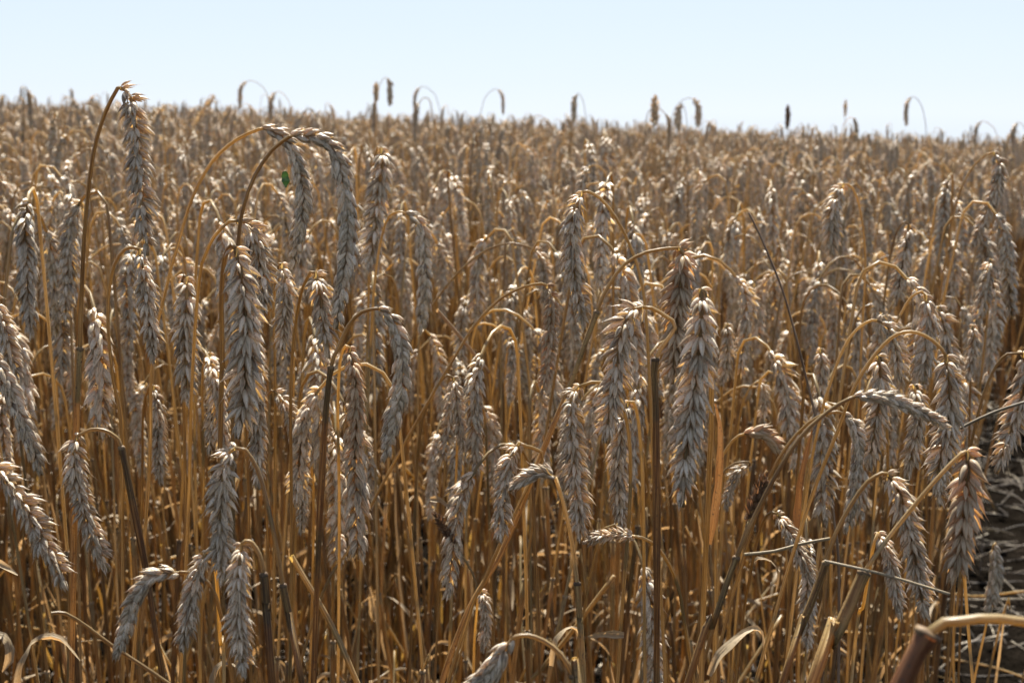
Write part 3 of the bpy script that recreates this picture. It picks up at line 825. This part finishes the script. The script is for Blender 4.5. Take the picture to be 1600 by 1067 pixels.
# ================================================================== the crop behind
def stalk_variant(seed, upright=False):
    """parts of one ordinary field stalk around its own foot, bending towards +Y: dict part -> MB"""
    st = random.getstate(); random.seed(seed)
    ru = random.uniform
    Ltot = ru(.79, .87) if not upright else ru(.70, .74)
    lean = R(ru(-4, 4)); bend = R(ru(158, 178)) if not upright else R(ru(8, 50))
    tend = R(ru(168, 186)) if not upright else bend + R(8)
    arc = ru(.03, .09)
    e_len = ru(.075, .098)
    ped = Ltot - arc
    pts = [np.zeros(3)]; p = np.zeros(3); th = lean; s = 0; ds = .006
    side = ru(-.12, .12)
    while s < ped + arc:
        f = 0 if s < ped else (s - ped) / arc
        th = lean + R(10) * (s / ped if s < ped else 1) * .8 + (bend * .8) * (f * f * (3 - 2 * f))
        p = p + ds * np.array([math.sin(side) * math.sin(th) + .004 * math.sin(s * 9 + seed), math.cos(side) * math.sin(th), math.cos(th)])
        pts.append(p.copy()); s += ds
    path = np.array(pts)
    ep = [p.copy()]; e = 0
    th0 = th
    while e < e_len:
        f = e / e_len
        th = th0 + (tend - th0) * min(1, f * 3)
        p = p + .004 * np.array([math.sin(side) * math.sin(th), math.cos(side) * math.sin(th), math.cos(th)])
        ep.append(p.copy()); e += .004
    ep = np.array(ep)
    cidx = int(len(path) * ru(.52, .72))
    D = {}
    m = MB(); q = path[::2] if not upright else path
    k = cidx // 2
    na_ = int(ped / ds) - 2; tube(m, np.vstack([path[cidx - 2:na_:4], path[na_::2], ep[:2]]), .00115, 5, 1); D['stem'] = m
    m = MB(); low = path[:cidx + 1:5]; low = np.vstack([low, [path[cidx]]]) if not np.allclose(low[-1], path[cidx]) else low
    tube(m, low, .0019, 6, 2, cap=True)
    t = np.array([0, 0, 1.]); q = path[cidx]
    tube(m, np.array([q - t * .001, q + t * .001]), .0023, 6, 4); D['leaf_sheath'] = m
    m = MB(); sc = ru(.82, 1.08)
    bake_ear(m, ep, sc, R(ru(0, 180)), R(ru(-25, 25)), 0); D['ear'] = m
    nl = random.choice((0, 1, 1, 2))
    for i in range(nl):
        m = MB()
        p0 = path[int(cidx * ru(.3, .8))]
        lp = leaf_path(p0, ru(0, 2 * PI), ru(.07, .16), R(ru(10, 40)), R(ru(60, 190)))
        ribbon(m, lp, leaf_width(len(lp), ru(.0016, .0032)), (ru(-1, 1), ru(-1, 1), 1.2), .5, 3, twist=ru(-3, 3), nc=3)
        D['leaf%d' % i] = m
    random.setstate(st)
    return D

NV = 26
variants = [stalk_variant(500 + i, upright=(i % 26 == 25)) for i in range(NV)]
vmesh = []
for D in variants:
    vmesh.append({k: m.mesh(k.rstrip('012'), MATS) for k, m in D.items()})
print('variants done')

def bare(x, y):
    """the bare strip (wheel track) at right"""
    if y < 0.93: return True
    if x > .285 * y + 0.01 and y < 2.4: return True
    if x > .71 + .28 * (y - 2.35) and 2.2 <= y < 4.4: return True
    return False

pts = []
def scatter(y0, y1, dens, marg, half=.336):
    area_y = y0
    cell = 1 / math.sqrt(dens)
    y = y0
    while y < y1:
        hw = half * y * 1.0 + marg
        x = -hw
        while x < hw:
            px = x + random.uniform(-.5, .5) * cell * 1.3; py = y + random.uniform(-.5, .5) * cell * 1.3
            ok = not bare(px, py)
            if ok and py < 1.4:        # keep the named ears readable: no ordinary ear right behind them
                qx, qy, _ = project((px, py, .78))
                if any(abs(qx - a) < 34 and -60 < b - qy < 150 for a, b in HEROPX) and random.random() < .75: ok = False
            if ok: pts.append((px, py))
            x += cell
        y += cell
scatter(.95, 2.2, 290, .45)
scatter(2.2, 4.5, 240, .9)
scatter(4.5, 8, 180, 1.4)
scatter(8, 13, 130, 2.0)
scatter(13, 21, 90, 3.0)
print('field points', len(pts))

# the ones seen largest become objects of their own
cand = []
for (x, y) in pts:
    if y < 2.3:
        gz = ground_z(x, y)
        px, py, f = project((x, y, gz + .80))
        if -20 < px < 1620: cand.append((y, x))
cand.sort()
N_IND = 213
ind = cand[:N_IND]; indset = set((x, y) for y, x in ind)
far_y = ind[-1][0]
print('individual field stalks to', far_y)

LM = [(210, 250, 'the tallest front stalk'), (375, 520, 'the broad fat ear'), (540, 360, 'the long braided ear'), (465, 310, 'the slim braided ear'),
      (590, 320, 'the flat crowned ear'), (660, 430, 'the narrow hooked ear'), (290, 530, 'the stout ear'), (620, 600, 'the low hoop ear'), (715, 660, 'the short hooped ear'),
      (20, 560, 'the left edge ears'), (145, 790, 'the lower left ear'), (900, 400, 'the centre hanging ear'), (1060, 480, 'the yellowish ear'),
      (1085, 620, 'the very large ear'), (960, 590, 'the two husked neck'), (855, 520, 'the golden arch ear'), (1200, 420, 'the dark weed stalk'),
      (1380, 600, 'the white knobbed ear'), (1480, 650, 'the widest hoop ear'), (1445, 530, 'the short necked ear'), (1545, 300, 'the high right edge ear'),
      (1283, 590, 'the glittering crowned ear'), (1590, 640, 'the right edge ear'), (1340, 740, 'the pale drooping ear'), (780, 160, 'the centre skyline'), (1300, 300, 'the upper right crop'), (90, 400, 'the crop at left'), (760, 300, 'the upper centre crop')]
used = {}
def autolabel(px, py, bend_dir, hgt, lean_up):
    best = sorted(LM, key=lambda q: math.hypot(px - q[0], py - q[1]))
    forms = []
    for q in best[:7]:
        dx, dy = px - q[0], py - q[1]
        side = ('right of' if dx > 0 else 'left of') if abs(dx) > abs(dy) * .8 else ('below' if dy > 0 else 'above')
        name = q[2]
        for rank in ('close behind and', 'a step behind and', 'well behind and'):
            forms.append((rank, side, name))
    hb = 'erect' if lean_up else 'nodding'
    for rank, side, name in forms:
        lab = '%s %s ear bent %s, %s %s %s' % (hgt, hb, bend_dir, rank, side, name)
        if lean_up: lab = '%s erect ear, %s %s %s' % (hgt, rank, side, name)
        if lab not in used:
            used[lab] = 1
            return lab
    return lab
first = {}
for k, (y, x) in enumerate(ind):
    vi = random.choice([v for v in range(NV) if v % 26 != 25])
    gz = ground_z(x, y)
    rz = random.uniform(0, 2 * PI); sc = random.uniform(.88, 1.045)
    tp = variants[vi]['ear'].v[0][0]
    tipx = math.sin(-rz) * .05
    px, py, f = project((x + tipx, y, gz + .77 * sc))
    bd = 'left' if math.sin(rz) > .5 else 'right' if math.sin(rz) < -.5 else ('away' if math.cos(rz) > 0 else 'forward')
    h = 'tall' if sc > 1.01 else 'short' if sc < .96 else 'middling'
    root = empty('wheat_stalk', (x, y, gz - .004))
    root.rotation_euler = (random.gauss(0, .03), random.gauss(0, .035), rz)
    root.scale = (sc,) * 3
    tag(root, autolabel(px, py, bd, h, vi % 26 == 25), 'wheat stalk', 'wheat stalks crowded behind the front ones')
    if vi not in first:
        first[vi] = {}
        for kk, me in vmesh[vi].items():
            o = bpy.data.objects.new(kk.rstrip('012'), me); COL.objects.link(o); o.parent = root
            first[vi][kk] = o
    else:
        for kk, src in first[vi].items():
            o = src.copy(); COL.objects.link(o); o.parent = root
print('individuals done', len(bpy.data.objects))

# the rest of the crop: one object, nobody could count it
lib = bpy.data.collections.new('stalk_shapes')
for i, D in enumerate(variants):
    m = MB()
    for k, q in D.items():
        V, F, U, mi = q.arrays()
        o = m.n; m.v.append(V); m.n += len(V)
        m.f += [tuple(a + o for a in f) for f in F]; m.uv += U; m.m += mi
    o = bpy.data.objects.new('stalk_shape_%02d' % i, m.mesh('stalk_shape', MATS))
    lib.objects.link(o)

def instancer(name, P, idx, rot, scl, coll):
    me = bpy.data.meshes.new(name)
    me.from_pydata([tuple(p) for p in P], [], [])
    a = me.attributes.new('idx', 'INT', 'POINT'); a.data.foreach_set('value', np.array(idx, dtype=np.int32))
    a = me.attributes.new('rot', 'FLOAT_VECTOR', 'POINT'); a.data.foreach_set('vector', np.array(rot, dtype=np.float32).ravel())
    a = me.attributes.new('scl', 'FLOAT', 'POINT'); a.data.foreach_set('value', np.array(scl, dtype=np.float32))
    o = bpy.data.objects.new(name, me); COL.objects.link(o)
    ng = bpy.data.node_groups.new(name, 'GeometryNodeTree')
    ng.interface.new_socket('Geometry', in_out='INPUT', socket_type='NodeSocketGeometry')
    ng.interface.new_socket('Geometry', in_out='OUTPUT', socket_type='NodeSocketGeometry')
    n, l = ng.nodes, ng.links
    gi, go = n.new('NodeGroupInput'), n.new('NodeGroupOutput')
    ci = n.new('GeometryNodeCollectionInfo'); ci.inputs['Collection'].default_value = coll
    ci.inputs['Separate Children'].default_value = True; ci.inputs['Reset Children'].default_value = True
    ip = n.new('GeometryNodeInstanceOnPoints'); ip.inputs['Pick Instance'].default_value = True
    def attr(nm, ty):
        x = n.new('GeometryNodeInputNamedAttribute'); x.data_type = ty; x.inputs['Name'].default_value = nm
        return x.outputs['Attribute']
    l.new(gi.outputs[0], ip.inputs['Points']); l.new(ci.outputs[0], ip.inputs['Instance'])
    l.new(attr('idx', 'INT'), ip.inputs['Instance Index'])
    l.new(attr('rot', 'FLOAT_VECTOR'), ip.inputs['Rotation'])
    l.new(attr('scl', 'FLOAT'), ip.inputs['Scale'])
    l.new(ip.outputs[0], go.inputs[0])
    md = o.modifiers.new('scatter', 'NODES'); md.node_group = ng
    return o

P, idx, rot, scl = [], [], [], []
for (x, y) in pts:
    if (x, y) in indset: continue
    P.append((x, y, ground_z(x, y) - .004)); idx.append(random.randrange(NV) if y > 4 else random.choice([v for v in range(NV) if v % 26 != 25]))
    rot.append((random.gauss(0, .03), random.gauss(0, .035), random.uniform(0, 2 * PI)))
    scl.append(random.gauss(.98, .05 if y < 3 else .06) + (random.uniform(.02, .05) if y > 3.2 and random.random() < .2 else 0) if y > 2 else random.uniform(.93, 1.045))
field = instancer('standing_wheat', P, idx, rot, scl, lib)
tag(field, 'dense ripe wheat crop filling the field behind to the skyline', 'wheat crop', kind='stuff')

lib3 = bpy.data.collections.new('bare_stem_shapes')
for i in range(12):
    m = MB(); ru = random.uniform; h = ru(.22, .56); l1, l2 = ru(-.03, .03), ru(-.03, .03)
    BP = smooth_path([(0, 0, 0), (l1 * .4, l2 * .3, h * .45), (l1, l2, h), (l1 + ru(-.006, .006), l2, h + .012)], .04)
    tube(m, BP, np.linspace(ru(.0013, .0020), .0007, len(BP)), 6, random.choice((1, 2)))
    tube(m, np.array([(l1 * .4, l2 * .3, h * .45 - .0015), (l1 * .4, l2 * .3, h * .45 + .0015)]), .0025, 6, 4)
    if i % 3 == 2:          # a loose sheath blade standing up beside the stem
        lp = smooth_path([(0, 0, h * .3), (.004, .003, h * .6), (l1 + ru(-.012, .012), l2, h + ru(.0, .06))], .012)
        ribbon(m, lp, leaf_width(len(lp), ru(.0020, .0034)), (ru(-1, 1), -1, 0), .6, random.choice((2, 3)), twist=ru(-1.2, 1.2), nc=4)
    lib3.objects.link(bpy.data.objects.new('bare_stem_shape_%02d' % i, m.mesh('bare_stem_shape', MATS)))
P, idx, rot, scl = [], [], [], []
for k in range(1500):
    y = .92 + 2.6 * random.random() ** 1.1; x = random.uniform(-1, 1) * (.345 * y + .2)
    if bare(x, max(y, .95)): continue
    P.append((x, y, ground_z(x, y) - .004)); idx.append(random.randrange(12))
    rot.append((random.gauss(0, .14), random.gauss(0, .14), random.uniform(0, 2 * PI))); scl.append(random.uniform(.85, 1.05))
bs = instancer('bare_stems', P, idx, rot, scl, lib3)
tag(bs, 'thicket of golden bare stems between and below the ears', 'bare stems', kind='stuff')

# short tillers, broken stems and leaf trash filling the bottom of the crop
lib2 = bpy.data.collections.new('straw_shapes')
NS = 14
for i in range(NS):
    m = MB(); ru = random.uniform
    if i % 3:
        L = ru(.05, .22); a = ru(0, 6.28)
        p = np.array([[0, 0, 0], [L * .5, ru(-.01, .01), ru(-.006, .006)], [L, ru(-.02, .02), ru(-.01, .01)]])
        tube(m, smooth_path(p, .02), ru(.0009, .002), 5, 1)
    else:
        lp = leaf_path((0, 0, 0), 0, ru(.08, .17), R(ru(60, 90)), R(ru(-40, 90)))
        ribbon(m, lp, leaf_width(len(lp), ru(.002, .004)), (ru(-1, 1), .3, 1), .5, 3, twist=ru(-4, 4), nc=3)
    lib2.objects.link(bpy.data.objects.new('straw_shape_%02d' % i, m.mesh('straw_shape', MATS)))
P, idx, rot, scl = [], [], [], []
for k in range(5200):                     # litter on the soil
    y = .5 + 5.5 * random.random() ** .8; x = random.uniform(-1, 1) * (.36 * y + .5)
    if k > 4000: continue
    if k > 3900: y = random.uniform(2, 4.7); x = .69 + .29 * (y - 2.35) + random.uniform(-.1, .9)
    P.append((x, y, ground_z(x, y) + .008 + abs(random.gauss(0, .012)))); idx.append(random.randrange(NS))
    rot.append((random.uniform(0, 6.28), random.gauss(0, .12), random.uniform(0, 6.28))); scl.append(random.uniform(.6, 1.2))
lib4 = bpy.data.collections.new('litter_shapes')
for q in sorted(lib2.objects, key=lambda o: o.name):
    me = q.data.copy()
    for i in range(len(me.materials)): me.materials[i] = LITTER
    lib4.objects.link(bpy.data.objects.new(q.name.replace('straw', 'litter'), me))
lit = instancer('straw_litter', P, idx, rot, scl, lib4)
tag(lit, 'broken straw and dead leaves strewn over the dark soil', 'straw litter', kind='stuff')
P, idx, rot, scl = [], [], [], []
for k in range(1000):                     # straws caught between the stalks
    y = .85 + 2.6 * random.random(); x = random.uniform(-1, 1) * (.345 * y + .2)
    if bare(x, max(y, .95)): continue
    P.append((x, y, ground_z(x, y) + random.uniform(.03, .42))); idx.append(random.randrange(NS))
    rot.append((random.uniform(0, 6.28), random.uniform(-1.5, 1.5), random.uniform(0, 6.28))); scl.append(random.uniform(.6, 1.1))
lit = instancer('loose_straw', P, idx, rot, scl, lib2)
tag(lit, 'loose dry blades and snapped straws caught between the standing stems', 'loose straw', kind='stuff')
